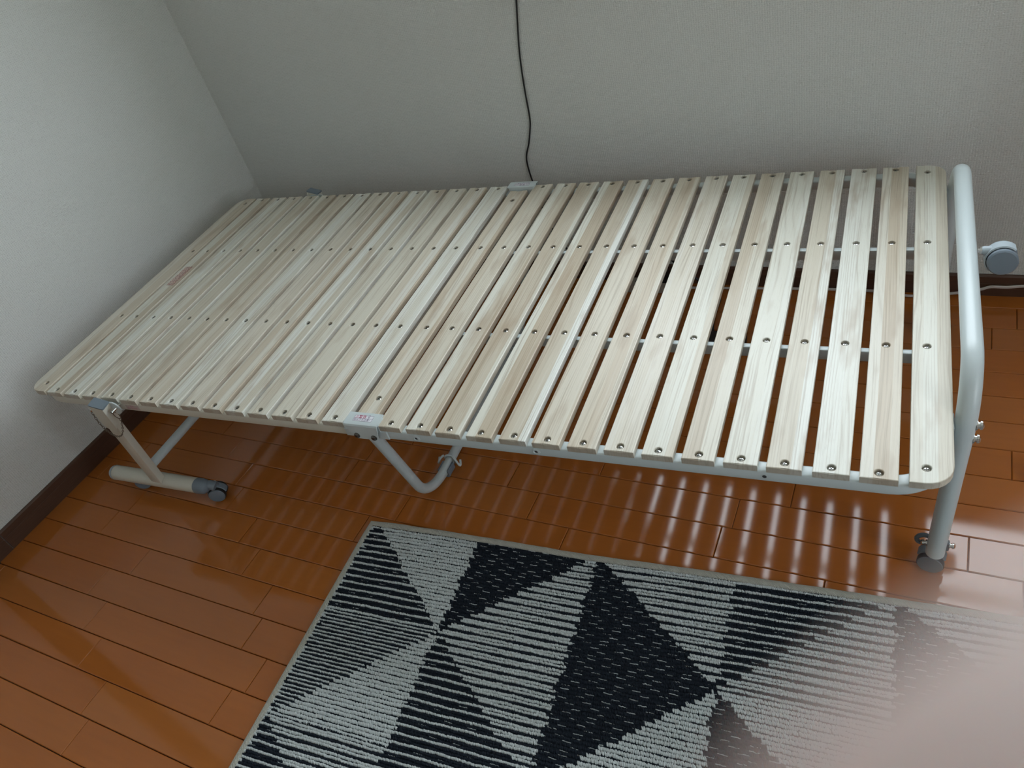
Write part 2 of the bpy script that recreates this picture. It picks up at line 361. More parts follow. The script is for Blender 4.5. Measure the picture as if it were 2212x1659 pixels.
# ================================================================ folding bed
HB = 0.3825
bed = thing('folding_bed', 'long folding bed with pale wooden slats on a white steel frame and grey casters', 'bed', (1.1527, -1.0015, 0), 0.0563)
VM = 0.429          # middle line of the bed across its width
def mir(v): return 2 * VM - v
PL, PR = 0.0622, 0.0627
T = 0.0128
ROWS = (0.2786, 0.5795)
def slat_mesh(wd, v0, v1, holes, round_left=False, round_right=False, dip=True):
    """a slat lying along local y; origin at u centre, v 0, top at z 0"""
    c = bpy.data.curves.new('slat', 'CURVE'); c.dimensions = '2D'; c.fill_mode = 'BOTH'; bev = 0.0013
    c.extrude = T / 2 - bev; c.bevel_depth = bev; c.bevel_resolution = 1; c.offset = -bev
    h = wd / 2; R_ = 0.036
    def side(vend, s, rl, rr):
        # points of one end, going from -u to +u
        out = []
        if rl: out += [(-h + R_ - R_ * math.cos(t), vend + s * (-R_ + R_ * math.sin(t))) for t in np.linspace(0, PI / 2, 7)]
        else: out += [(-h, vend)]
        if rr: out += [(h - R_ + R_ * math.sin(t), vend + s * (-R_ + R_ * math.cos(t))) for t in np.linspace(0, PI / 2, 7)]
        else: out += [(x, vend) for x in (-.0125, -.009, -.006, -.003, 0, .003, .006, .009, .0125)] if not rl else []
        if not rr: out += [(h, vend)]
        return out
    pts = side(v1, 1, round_left, round_right) + side(v0, -1, round_left, round_right)[::-1]
    sp = c.splines.new('POLY'); sp.points.add(len(pts) - 1); sp.use_cyclic_u = True
    for p, q in zip(sp.points, pts): p.co = (q[0], q[1], 0, 1)
    for hu, hv in holes:
        sp = c.splines.new('POLY'); sp.points.add(17); sp.use_cyclic_u = True
        for k, p in enumerate(sp.points): a = 2 * PI * k / 18; p.co = (hu + .0062 * math.cos(a), hv + .0062 * math.sin(a), 0, 1)
    o = bpy.data.objects.new('tmp', c); COL.objects.link(o)
    me = bpy.data.meshes.new_from_object(o.evaluated_get(bpy.context.evaluated_depsgraph_get())); bpy.data.objects.remove(o)
    for v in me.vertices:
        v.co.z -= T / 2
        if dip and v.co.z > -T * .45:
            if min(abs(v.co.y - v0), abs(v.co.y - v1)) < 0.0025: v.co.z -= 0.0017 * math.exp(-(v.co.x / 0.0072) ** 2)
    me.name = 'slat'
    for p in me.polygons: p.use_smooth = False
    return me
def screw_mesh():
    bm = bmesh.new()
    lathe(bm, [(0.0053, -.0050), (0.0053, -.0012), (0.0047, -.0003), (0.0032, .0006), (0.0016, .0010), (0, .0011)], 16)
    for a in (0, PI / 2): add_box(bm, (-.0030, -.00060, -.0006), (.0030, .00060, .00118), mat=1, mtx=Matrix.Rotation(a, 4, 'Z'))
    me = bpy.data.meshes.new('screw'); bm.to_mesh(me); bm.free(); me.materials.append(M_CHROME); me.materials.append(M_SLOT)
    for p in me.polygons: p.use_smooth = p.material_index == 0
    return me
SCREW = screw_mesh()
def hole_seat(bm_unused=None): pass
HN, HF = 0.0, 0.858
V0, V1 = -0.0118, 0.8698
mesh_reg = slat_mesh(.0495, V0, V1, [(0, HN), (0, ROWS[0]), (0, ROWS[1]), (0, HF)])
mesh_first = slat_mesh(.060, V0, V1, [(.008, HN + .0165), (.008, ROWS[0]), (.008, ROWS[1]), (.008, HF - .0165)], round_left=True, dip=False)
mesh_last = slat_mesh(.055, V0, V1, [(-.0065, HN + .0165), (-.0065, ROWS[0]), (-.0065, ROWS[1]), (-.0065, HF - .0165)], round_right=True, dip=False)
mesh_mid = slat_mesh(.0475, .014, 2 * VM - .014, [(0, .0608), (0, ROWS[0]), (0, ROWS[1]), (0, .7955)])
for m_ in (mesh_reg, mesh_first, mesh_last, mesh_mid): m_.materials.append(M_SLAT)
slats = []
for k in range(31):
    if k == 0: u, me, hs = -.9515, mesh_first, [(.008, HN + .0165), (.008, ROWS[0]), (.008, ROWS[1]), (.008, HF - .0165)]
    elif k == 30: u, me, hs = .9285, mesh_last, [(-.0065, HN + .0165), (-.0065, ROWS[0]), (-.0065, ROWS[1]), (-.0065, HF - .0165)]
    elif k == 15: u, me, hs = -.0125, mesh_mid, [(0, .0608), (0, ROWS[0]), (0, ROWS[1]), (0, .7955)]
    else: u = (-.0784 - (14 - k) * PL) if k < 15 else (.0483 + (k - 16) * PR); me = mesh_reg; hs = [(0, HN), (0, ROWS[0]), (0, ROWS[1]), (0, HF)]
    o = bpy.data.objects.new('slat', me); COL.objects.link(o); o.parent = bed
    o.location = (u + random.uniform(-.0006, .0006), random.uniform(-.0008, .0008), HB); o.rotation_euler = (0, 0, random.uniform(-.0007, .0007))
    if k == 15: o['label'] = 'shorter middle slat between the two hinge covers'
    slats.append(o)
    for hu, hv in hs:
        s_ = bpy.data.objects.new('screw', SCREW); COL.objects.link(s_); s_.parent = o; s_.location = (hu, hv, -.0030); s_.rotation_euler = (random.uniform(-.03, .03), random.uniform(-.03, .03), random.uniform(0, PI / 2))

# frame: two U shaped loops of rectangular tube, middle rails, cross tubes at the hinge
RZ = HB - T - .0111          # centre height of the rails
RW, RHT = .0220, .0222
VN, VF = .0008, 2 * VM - .0008
def hseat(bm, x, v, zc, r=.0045, ring=True):
    """a bolt hole with a raised white collar on the near face of the rail"""
    yf = v - RW / 2
    if ring: lathe(bm, [(r + .003, 0), (r + .003, .0012), (r, .0022), (r - .0015, .0012), (r - .0015, .0003)], 18, frame_z((x, yf + .0003, zc), (0, -1, 0)), 0)
    lathe(bm, [(r - .0012 if ring else r, 0.0004), (0, 0.0005)], 18, frame_z((x, yf, zc), (0, -1, 0)), 1)  # flat dark disc: the shade inside the hole put in as colour
bm = bmesh.new()
prof = rrect(RW, RHT, .004, 3)
sweep(bm, fillet([(.040, VN, RZ), (.945, VN, RZ), (.945, VF, RZ), (.040, VF, RZ)], .068, 10), prof)
for x, rg in ((.1014, True), (.3394, True), (.7099, False)): hseat(bm, x, VN, RZ + .0005, .0045 if rg else .0032, rg)
tube(bm, [(.052, VN, RZ), (.052, VF, RZ)], .010, 12)
obj('frame_loop', bm, [M_ENAMEL, M_BORE_SHADE], bed)
bm = bmesh.new()
sweep(bm, fillet([(-.055, VN, RZ), (-.957, VN, RZ), (-.957, VF, RZ), (-.055, VF, RZ)], .068, 10), prof)
tube(bm, [(-.072, VN, RZ), (-.072, VF, RZ)], .010, 12)
obj('frame_loop', bm, [M_CREAM, M_BORE_SHADE], bed)
for v in (.2798, .5788):
    for a, b in ((.052, .945), (-.957, -.072)):
        bm = bmesh.new(); sweep(bm, [(a, v, RZ - .0005), (b, v, RZ - .0005)], rrect(.0115, .0215, .002, 2)); obj('mid_rail', bm, M_ENAMEL, bed)

# hinge covers with warning stickers
def sticker(lines, w, h, flip):
    """lines: list of (text, size, y, material index); white card with purple border lines"""
    bm = bmesh.new(); add_box(bm, (-w / 2, -h / 2, 0), (w / 2, h / 2, .0002), mat=0)
    e = .0004; z0, z1 = .0002, .00035
    for lo, hi in (((-w / 2, -h / 2), (w / 2, -h / 2 + e)), ((-w / 2, h / 2 - e), (w / 2, h / 2)), ((-w / 2, -h / 2), (-w / 2 + e, h / 2)), ((w / 2 - e, -h / 2), (w / 2, h / 2)), ((-w / 2, -.0003), (w / 2, .0002))):
        add_box(bm, (*lo, z0), (*hi, z1), mat=2)
    for s, size, x, y, mi in lines:
        me = text_mesh(s, size, 0.00006 if mi == 1 else 0); join_mesh(bm, me, Matrix.Translation((x, y, .0004)), mi)
    if flip: bmesh.ops.transform(bm, matrix=Matrix.Rotation(PI, 4, 'Z'), verts=bm.verts)
    return bm
def hinge_cover(sgn):
    Z = .3905; t = .0022
    def mv(v): return v if sgn > 0 else mir(v)
    bm = bmesh.new()
    pth = [(-.0175, Z), (-.0205, Z - .003)]
    # top plate + front skirt as one bent sheet, cut to a trapezoid
    rows = [(.012, Z, -.0445, .0302), (-.0150, Z, -.0445, .0310), (-.0185, Z - .0012, -.0440, .0310), (-.0205, Z - .0040, -.0425, .0305), (-.0205, Z - .018, -.036, .0265), (-.0205, Z - .0300, -.0305, .0235), (-.0205, Z - .0365, -.0255, .0215)]
    outer = [[(a, mv(v), z), (b, mv(v), z)] for v, z, a, b in rows]
    inner = [[(a, mv(v + (0 if i == 0 else (t if i > 1 else 0))), z - (t if i < 3 else 0)), (b, mv(v + (0 if i == 0 else (t if i > 1 else 0))), z - (t if i < 3 else 0))] for i, (v, z, a, b) in enumerate(rows)]
    O = [[bm.verts.new(p) for p in r] for r in outer]; I = [[bm.verts.new(p) for p in r] for r in inner]
    for i in range(len(rows) - 1):
        bm.faces.new((O[i][0], O[i][1], O[i + 1][1], O[i + 1][0])); bm.faces.new((I[i][0], I[i][1], I[i + 1][1], I[i + 1][0]))
        for s in (0, 1): bm.faces.new((O[i][s], I[i][s], I[i + 1][s], O[i + 1][s]))
    for i in (0, -1): bm.faces.new((O[i][0], O[i][1], I[i][1], I[i][0]))
    # inner block that joins the two loops
    lo, hi = sorted((mv(-.0120), mv(.0105))); add_box(bm, (-.058, lo, RZ - .011), (.041, hi, RZ + .0100), .002, 1)
    lo, hi = sorted((mv(-.0120), mv(.0105))); add_box(bm, (-.040, lo, RZ + .008), (.028, hi, Z - .0022), .001, 1)
    h = obj('hinge_cover', bm, M_ENAMEL, bed)
    for x, z in ((-.0225, .3625), (.0148, .3600)):
        b2 = bmesh.new(); m_ = frame_z((x, mv(-.0205), z), (0, -sgn, 0))
        lathe(b2, [(.0062, 0), (.0062, .0014), (.0050, .0030), (.0028, .0040), (0, .0042)], 18, m_)
        add_box(b2, (-.0026, -.0006, .003), (.0026, .0006, .0044), mat=1, mtx=m_); add_box(b2, (-.0006, -.0026, .003), (.0006, .0026, .0044), mat=1, mtx=m_)
        obj('bolt', b2, [plain('dark_bolt', (.16, .15, .14), .25, 1.0), M_SLOT], h)
    W_, H_ = .0420, .0150
    if sgn > 0:
        L = [('⚠', .0075, -.0150, .0036, 1), ('警告', .0085, -.0030, .0036, 1), ('☟', .0075, .0110, .0036, 2), ('指はさみ注意！', .0058, 0, -.0040, 2)]
    else:
        L = [('⚠', .0075, -.0150, .0036, 2), ('警告', .0085, -.0010, .0036, 2), ('指はさみ注意！', .0058, 0, -.0040, 2)]
    sb = sticker(L, W_, H_, sgn < 0)
    s_ = obj('warning_sticker', sb, [M_LABEL, M_RED if sgn > 0 else M_PURPLE, M_PURPLE], h, (-.0065, mv(-.0030), Z + .00005), smooth=False)
    s_['label'] = 'warning sticker, red heading' if sgn > 0 else 'warning sticker, grey heading turned to the wall'
hinge_cover(1); hinge_cover(-1)

# small pink sticker by the left leg, on the face of the rail
sb = bmesh.new(); add_box(sb, (-.021, -.0065, 0), (.021, .0065, .0002), mat=0)
for s, size, y in (('警告', .0062, .0030), ('指はさみ注意！', .0050, -.0030)): join_mesh(sb, text_mesh(s, size), Matrix.Translation((0, y, .0003)), 1)
o = obj('warning_sticker', sb, [M_PAPERPINK, M_RED], bed, (-.640, VN - RW / 2 - .0001, RZ + .0005), smooth=False); o.rotation_euler = (PI / 2, 0, 0)
o['label'] = 'faded pink sticker with red print'
# faded pink ink stamp on the second slat
def mat_stamp():
    n = NT('pink_ink_stamp'); P = n.coord(); tr = n.n('ShaderNodeBsdfTransparent'); mx = n.n('ShaderNodeMixShader')
    g = n.noise(n.mapv(P, (1, .6, 1)), 420, 3, .6); f = n.ramp(g, [(.42, (0, 0, 0)), (.56, (1, 1, 1))])
    n.set(color=(0.62, 0.28, 0.27), rough=.6); n.l(n.math('MULTIPLY', f, .42), mx.inputs[0]); n.l(tr.outputs[0], mx.inputs[1]); n.l(n.b.outputs[0], mx.inputs[2]); n.l(mx.outputs[0], n.out.inputs[0]); return n.m
bm = bmesh.new(); add_box(bm, (-.013, -.044, 0), (.013, .044, .00015), 0); obj('ink_stamp', bm, mat_stamp(), slats[1], (.0, .458, .0001), smooth=False)

# headboard arch with bolts, and its casters
HU, HL, HV0, HV1, HH, HR, HD = .9707, .034, .1282, .7935, .4405, .0846, .0149
def hu(z): return HU + HL * (z - .3)
path = fillet([(hu(.048), HV0, .048), (hu(HH), HV0, HH), (hu(HH), HV1, HH), (hu(.048), HV1, .048)], HR, 12)
bm = bmesh.new(); tube(bm, path, HD, 28); obj('headboard_arch', bm, M_ENAMEL, bed)
def bolt(bm, p, d, r=.0062):
    m_ = frame_z(p, d); lathe(bm, [(r * 1.25, 0), (r * 1.25, .0016), (r * .8, .0018), (r * .8, .0045), (r * 1.15, .005), (r * 1.1, .0078), (r * .6, .0098), (0, .0102)], 20, m_)
for v in (HV0, HV1):
    for z in (.3625, .334):
        bm = bmesh.new(); bolt(bm, (hu(z) + HD - .001, v, z), (1, 0, 0)); obj('bolt', bm, M_CHROME, bed)
    bm = bmesh.new(); sweep(bm, [(hu(.35) - HD - .006, v - .016, .349), (hu(.35) - HD - .006, v + .016, .349)], rrect(.014, .040, .002, 1)); obj('mounting_plate', bm, M_ENAMEL, bed)

def caster(name_parent, pos, up, axis, hood_m, disc_m, r=.0225, trail=.010, wdt=.034, stem=.012, hood=(-.12, .98)):
    """twin wheel caster as one part with wheels as sub-parts; pos: swivel point, up: stem direction, axis: wheel axle"""
    up = Vector(up).normalized(); ax = Vector(axis); ax = (ax - up * ax.dot(up)).normalized(); fwd = ax.cross(up)
    m_ = Matrix((fwd, ax, up)).transposed().to_4x4(); m_.translation = Vector(pos)
    cz = -r - .004; cx = trail
    bm = bmesh.new()
    # hood: shell over the top half of both wheels
    R1, R0 = r + .0035, r + .001; n = 16; w2 = wdt / 2 - .0105
    angs = np.linspace(hood[0] * PI, hood[1] * PI, n)
    ring = []
    for a in angs:
        ca, sa = math.cos(a), math.sin(a)
        ring.append([bm.verts.new(m_ @ Vector((cx + R * ca, y, cz + R * sa))) for R, y in ((R1 - .002, -w2 - .0015), (R1, -w2), (R1, w2), (R1 - .002, w2 + .0015), (R0, w2), (R0, -w2))])
    for A, B in zip(ring[:-1], ring[1:]):
        for j in range(6): bm.faces.new((A[j], A[(j + 1) % 6], B[(j + 1) % 6], B[j]))
    bm.faces.new(ring[0]); bm.faces.new(ring[-1])
    # body core between the wheels and stem socket
    tube(bm, [m_ @ Vector((cx, -.004, cz)), m_ @ Vector((cx, .004, cz))], r * .80, 18)
    lathe(bm, [(.0075, -.012), (.0078, .000), (.0065, .004), (.0042, .0045)], 16, m_)
    c = obj('caster', bm, hood_m, name_parent)
    for s in (-1, 1):
        b2 = bmesh.new(); mm = m_ @ Matrix.Translation((cx, s * .0055, cz)) @ (Matrix.Rotation(-s * PI / 2, 4, 'X'))
        lathe(b2, [(.0, 0), (r * .93, 0), (r, .0015), (r, wdt / 2 - .0085), (r * .96, wdt / 2 - .0072)], 28, mm, 1)
        lathe(b2, [(r * .96, wdt / 2 - .0072), (r * .90, wdt / 2 - .0058), (r * .5, wdt / 2 - .0052), (0, wdt / 2 - .0050)], 28, mm, 0)
        obj('wheel', b2, [disc_m, M_RUBBER if hood_m is not M_GREYLT else M_GREYPL], c)
    b2 = bmesh.new(); lathe(b2, [(.0038, .003), (.0038, stem), (.0062, stem), (.0062, stem + .004), (.0038, stem + .004), (.0038, stem + .007), (0, stem + .007)], 6, m_); obj('stem', b2, M_CHROME, c)
    return c
# floor casters of the headboard legs
for v, ang in ((HV0, -.35), (HV1, .6)):
    caster(bed, (hu(.05) - .002, v + (.007 if v < VM else -.007), .0480), (0, 0, 1), (math.sin(ang) * .5, -1, 0), M_GREYDK, M_GREYDK, r=.0215, trail=.001, wdt=.036, stem=.002, hood=(.15, .85))
    bm = bmesh.new()
    zc = .073; tube(bm, [(hu(zc) - .0195 + .0112 * math.cos(a), v + .006, zc + .0112 * math.sin(a)) for a in np.linspace(0, 2 * PI, 21)[:-1]], .0040, 8, closed=True, mat=0)
    add_box(bm, (hu(zc) + .012, v - .005, zc - .013), (hu(zc) + .0185, v + .006, zc + .009), .002, 1, 0)
    obj('brake_collar', bm, M_GREYDK, bed)
    for dx, d in ((-.0150, -1), (.0175, 1)):
        b2 = bmesh.new(); bolt(b2, (hu(zc) + dx, v, zc - .001), (d, 0, 0), .0045); obj('bolt', b2, M_CHROME, bed)
# caster on the middle of the arch, pointing away from the bed
caster(bed, (hu(HH) + .0255, .462, HH), (-1, 0, .04), (0.10, -1, .10), M_GREYLT, M_GREYPL, r=.0228, trail=.0125, wdt=.040, stem=.003, hood=(.22, 1.22))

# ---- legs at the left end: arm, sleeve, foot bar, caps, pin and chain
def left_leg(sg):
    def q(u, v, z): return Vector((u, v if sg > 0 else mir(v), z))
    A, B = q(-.706, -.0335, .384), q(-.789, .006, .070)
    d = (A - B).normalized(); side = Vector((1, 0, 0)); up = d.cross(side).normalized()
    bm = bmesh.new(); sweep(bm, [B, A], rrect(.034, .0185, .002, 2), up=up)
    leg = obj('folding_leg', bm, M_CREAM, bed)
    # sleeve with rounded lower end over the upper part
    bm = bmesh.new(); n_ = up if up.y * sg < 0 else -up
    sdir = d.cross(n_).normalized()
    if sdir.x < 0: sdir = -sdir
    top = A + n_ * .0102; outl = []
    for x, y in [(-.0192, 0), (.0192, 0), (.0192, -.064)] + [(.0192 * math.cos(t), -.064 - .022 * math.sin(t)) for t in np.linspace(0.15, PI - .15, 10)] + [(-.0192, -.064)]: outl.append(top + sdir * x + d * y)
    f0 = [bm.verts.new(p) for p in outl]; f1 = [bm.verts.new(p + n_ * .0022) for p in outl]
    bm.faces.new(f0); bm.faces.new(f1)
    for i in range(len(f0)): bm.faces.new((f0[i], f0[(i + 1) % len(f0)], f1[(i + 1) % len(f0)], f1[i]))
    for s in (-1, 1):
        sweep(bm, [A + sdir * s * .0184 + n_ * .0005, A - d * .062 + sdir * s * .0184 + n_ * .0005], [(-.0011, -.0112), (.0011, -.0112), (.0011, .0112), (-.0011, .0112)], up=n_)
    sl = obj('leg_sleeve', bm, M_CREAM, bed)
    bm = bmesh.new(); sweep(bm, [A - d * .0005, A + d * .0040], rrect(.0395, .0240, .002, 2), up=n_); obj('leg_cap', bm, M_GREYPL, bed)
    # lug on the rail
    bm = bmesh.new(); c = q(-.680, -.0215, .364); pts = []
    y0, y1 = (c.y - .0014, c.y + .0014)
    for a in np.linspace(-PI * .42, PI * .55, 14): pts.append((c.x + .0165 * math.cos(a) , c.z + .0165 * math.sin(a)))
    pts += [(c.x - .035, c.z + .014), (c.x - .035, c.z - .014)]
    a_ = [bm.verts.new((x, y0, z)) for x, z in pts]; b_ = [bm.verts.new((x, y1, z)) for x, z in pts]
    bm.faces.new(a_); bm.faces.new(b_)
    for i in range(len(pts)): bm.faces.new((a_[i], a_[(i + 1) % len(pts)], b_[(i + 1) % len(pts)], b_[i]))
    add_box(bm, (c.x - .055, min(c.y, q(0, -.012, 0).y), c.z - .014), (c.x - .012, max(c.y, q(0, -.012, 0).y), c.z + .010), .001, 1)
    obj('lug', bm, M_ENAMEL, bed)
    # locking pin, ring, chain, chain bolt
    pc = q(-.6725, -.0215, .3670)
    bm = bmesh.new(); o_ = Vector((0, -sg, 0)); tube(bm, [pc - o_ * .008, pc + o_ * .018], .0032, 12)
    tube(bm, [pc + o_ * .015 + Vector((-.005, 0, 0)), pc + o_ * .015 + Vector((.005, 0, 0))], .0020, 8)
    pin = obj('locking_pin', bm, M_CHROME, bed)
    rc = pc + o_ * .013 + Vector((.002, 0, -.012))
    bm = bmesh.new(); tube(bm, [rc + Vector((-.0095 * math.cos(a), 0, .0100 * math.sin(a))) for a in np.linspace(0, 2 * PI, 25)[:-1]], .0011, 6, closed=True); obj('ring', bm, M_CHAIN, pin)
    # chain: small links hanging in a curve from the ring to the bolt
    p0 = rc + Vector((.003, 0, -.0095)); p3 = A - d * .016 - sdir * .0235 + n_ * .009
    ctl = [p0, A - d * .085 + sdir * .040 + n_ * .016, A - d * .140 + sdir * .012 + n_ * .022, A - d * .085 - sdir * .034 + n_ * .020, p3]
    def bez(t):
        P_ = list(ctl)
        while len(P_) > 1: P_ = [a * (1 - t) + b * t for a, b in zip(P_[:-1], P_[1:])]
        return P_[0]
    bm = bmesh.new(); NL = 30
    for i in range(NL):
        a, b = bez(i / NL), bez((i + 1) / NL); c = (a + b) / 2; t = (b - a).normalized(); hl = (b - a).length * .68
        nx = t.orthogonal().normalized()
        if i % 2: nx = t.cross(nx)
        tube(bm, [c + t * hl * math.cos(w) + nx * .0020 * math.sin(w) for w in np.linspace(0, 2 * PI, 9)[:-1]], .00065, 5, closed=True)
    obj('chain', bm, M_CHAIN, bed)
    bm = bmesh.new(); m_ = frame_z(p3 - sdir * -.002 , -sdir); lathe(bm, [(.0058, -.006), (.0058, 0), (.0048, .0022), (.0022, .0030), (.0020, .0012), (0, .0010)], 16, frame_z(p3 + n_ * .001, n_ - sdir * .6)); obj('bolt', bm, M_CHROME, bed)
    # foot bar and caps
    zc = .0585; vb = .0155
    bm = bmesh.new(); tube(bm, [q(-.962, vb, zc), q(-.668, vb, zc)], .0195, 28); obj('foot_bar', bm, M_CREAM, bed)
    bm = bmesh.new(); lathe(bm, [(.0200, 0), (.0200, .003), (.0185, .009), (.012, .0135), (0, .015)], 24, frame_z(q(-.962, vb, zc), (-1, 0, 0))); obj('end_cap', bm, M_GREYLT, bed)
    bm = bmesh.new(); lathe(bm, [(.0200, 0), (.0200, .014), (.0190, .022), (.0150, .029), (.008, .033), (0, .034)], 24, frame_z(q(-.668, vb, zc), (1, 0, 0)))
    tube(bm, [q(-.650, vb + .004, zc - .002), q(-.636, vb + .010, zc - .004), q(-.624, vb + .012, zc - .010)], .0125, 16)
    obj('end_cap', bm, M_GREYPL, bed)
    caster(bed, q(-.632, vb + .020, .0475), (0, 0, 1), (.45, -sg * .9, 0), M_GREYPL, M_GREYPL, r=.0215, trail=.006, wdt=.036, stem=.003)
    caster(bed, q(-.900, vb + .018, .0470), (0, 0, 1), (.45, -sg * .9, 0), M_GREYPL, M_GREYPL, r=.0215, trail=.004, wdt=.032, stem=.002)
left_leg(1); left_leg(-1)
bm = bmesh.new(); tube(bm, [(-.772, -.002, .128), (-.772, mir(-.002), .128)], .0115, 20); obj('cross_bar', bm, M_ENAMEL, bed)

# ---- middle support: U shaped tube standing on the floor, with hooks and pads
ZB = .0135
bm = bmesh.new(); tube(bm, fillet([(-.004, -.004, .356), (-.056, .112, ZB), (-.056, mir(.112), ZB), (-.004, mir(-.004), .356)], .118, 16), .0115, 20)
sup = obj('middle_support', bm, M_ENAMEL, bed)
for sg in (1, -1):
    def qv(v): return v if sg > 0 else mir(v)
    bm = bmesh.new(); c = Vector((-.055, qv(.232), ZB + .002))
    tube(bm, [c + Vector((.0135 * math.cos(a), 0, .0135 * math.sin(a))) for a in np.linspace(0, 2 * PI, 21)[:-1]], .0028, 8, closed=True)
    for s in (-1, 1):
        tube(bm, [c + Vector((s * (.012 + .016 * t + .008 * math.sin(t * PI)), sg * (-.003 - .010 * math.sin(t * PI) + .002 * t), .010 * math.cos(t * PI * 1.5) + .004)) for t in np.linspace(0, 1, 12)], .0028, 8)
    obj('hook', bm, M_ENAMEL, bed)
    bm = bmesh.new()
    for s in (-1, 1): add_box(bm, (-.055 + s * .0125 - .0022, qv(.205) - .016, .002), (-.055 + s * .0125 + .0022, qv(.205) + .016, .021), .0018, 2)
    add_box(bm, (-.067, qv(.205) - .016, .0002), (-.043, qv(.205) + .016, .003), .001, 1)
    obj('floor_pad', bm, M_GREYPL, bed)

# ================================================================ cords and the power strip
def cord(name, pts, r, m, label, cat, flat=False):
    bm = bmesh.new(); P_ = [Vector(p) for p in pts]; out = []
    for i in range(len(P_) - 1):
        a = P_[max(i - 1, 0)]; b = P_[i]; c = P_[i + 1]; d = P_[min(i + 2, len(P_) - 1)]
        for k in range(6):
            t = k / 6; out.append(0.5 * ((2 * b) + (c - a) * t + (2 * a - 5 * b + 4 * c - d) * t * t + (3 * b - a - 3 * c + d) * t ** 3))
    out.append(P_[-1])
    if flat: sweep(bm, out, rrect(r * 1.0, r * 2.0, r * .45, 2))
    else: tube(bm, out, r, 8)
    o = obj(name, bm, m); tag(o, label, cat); return o
cord('hanging_cord', [(1.1367, -.004, .850), (1.126, -.004, .788), (1.1176, -.004, .7475), (1.1053, -.004, .6844), (1.0981, -.004, .6291), (1.0931, -.004, .5712), (1.0888, -.004, .5046), (1.0816, -.004, .4735), (1.0683, -.004, .4353), (1.049, -.004, .3853), (1.055, -.006, .30), (1.08, -.012, .18), (1.13, -.016, .085), (1.20, -.030, .030), (1.27, -.034, .012), (1.300, -.036, .0115)], .0022, M_CORDK, 'thin black cord hanging down the back wall behind the bed', 'cord')
cord('white_cable', [(3.1, -.012, .010), (2.75, -.014, .012), (2.45, -.014, .046), (2.33, -.0150, .044), (2.246, -.0165, .0375), (2.2135, -.0165, .0325), (2.1812, -.0165, .0320), (2.1616, -.0175, .0245), (2.1171, -.0195, .0135), (2.055, -.024, .0065), (2.0087, -.0285, .0048), (1.9461, -.0195, .0075), (1.8386, -.0185, .0075), (1.6665, -.0240, .0055), (1.53, -.033, .0050), (1.455, -.040, .0085), (1.4195, -.0440, .0120)], .0036, M_CORDW, 'white cable lying along the back baseboard under the bed', 'cable', flat=True)
st = thing('power_strip', 'pale power strip on the floor against the back baseboard under the bed', 'power strip', (1.355, -.0440, 0), .02)
bm = bmesh.new(); add_box(bm, (-.062, -.020, .0003), (.062, .020, .026), .003, 2); obj('housing', bm, plain('beige_plastic', (.42, .38, .32), .5), st)
for x in (-.040, -.010, .020):
    bm = bmesh.new()
    for s in (-.0055, .0055): add_box(bm, (x + s - .001, -.004, .0255), (x + s + .001, .004, .0264))
    obj('socket', bm, M_RUBBER, st)
ad = thing('power_adapter', 'black power adapter plugged into the pale power strip under the bed', 'adapter', (1.392, -.036, .0268))
bm = bmesh.new(); add_box(bm, (-.020, -.016, 0), (.020, .016, .062), .004, 2); obj('housing', bm, M_CORDK, ad)
bm = bmesh.new(); tube(bm, [(0, 0, .060), (0, 0, .072)], .004, 8); obj('strain_relief', bm, M_RUBBER, ad)
cord('adapter_cord', [(1.392, -.036, .0975), (1.420, -.045, .112), (1.475, -.060, .075), (1.540, -.055, .016), (1.562, -.070, .0045), (1.566, -.135, .0045), (1.572, -.195, .0045), (1.590, -.235, .0045), (1.64, -.262, .0045)], .0032, M_CORDK, 'thin black cord running over the floor under the bed slats', 'cord')
hub = thing('black_box', 'small flat black box lying on the floor under the bed slats', 'device', (1.615, -.262, 0), .15)
bm = bmesh.new(); add_box(bm, (-.055, -.030, .0003), (.055, .030, .024), .003, 2); obj('housing', bm, M_CORDK, hub)

# ================================================================ rug
RA = math.radians(4.2997); RO = Vector((0.9754, -0.9798, 0)); RLA, RLB = 1.66, 0.96
rug = thing('rug', 'flat woven rug with black and off-white striped triangles and a cream border', 'rug', RO, RA)
# local axes: x = a along the long edge, y = -b towards the camera
def sag(a): return -0.0035 * math.exp(-((a - .53) / .12) ** 2) + .0030 * math.exp(-((a - .12) / .2) ** 2)
M_YW = NT('off_white_yarn'); P_ = M_YW.coord(); M_YW.set(color=M_YW.mix(M_YW.noise(P_, 300, 3, .6), (.50, .54, .55, 1), (.69, .735, .74, 1)), rough=.9, spec=.15); M_YW = M_YW.m
M_YK = NT('blue_black_yarn'); P_ = M_YK.coord(); M_YK.set(color=M_YK.mix(M_YK.noise(P_, 350, 3, .6), (.008, .011, .017, 1), (.026, .034, .048, 1)), rough=.92, spec=.12); M_YK = M_YK.m
def mat_border():
    n = NT('cream_overlock_yarn'); P = n.coord(); x, y, z = n.sep(P)
    w = n.math('SINE', n.math('MULTIPLY', n.math('ADD', n.math('ADD', x, y), n.math('MULTIPLY', n.noise(P, 200, 2), .004)), 2 * PI / .0030)); g = n.noise(P, 500, 3, .6)
    n.set(color=n.mix(g, (.46, .45, .39, 1), (.68, .67, .60, 1)), rough=.9, spec=.15); n.bump(n.math('ADD', n.math('MULTIPLY', w, .5), g), .0014, .8); return n.m
M_BORDER = mat_border()
bm = bmesh.new(); add_box(bm, (.006, -RLB + .006, .0005), (RLA - .006, -.011, .0032)); obj('backing', bm, M_YK, rug, smooth=False)
bm = bmesh.new(); bp = []
def brd(a, b): return Vector((a, -b + sag(a), .0048))
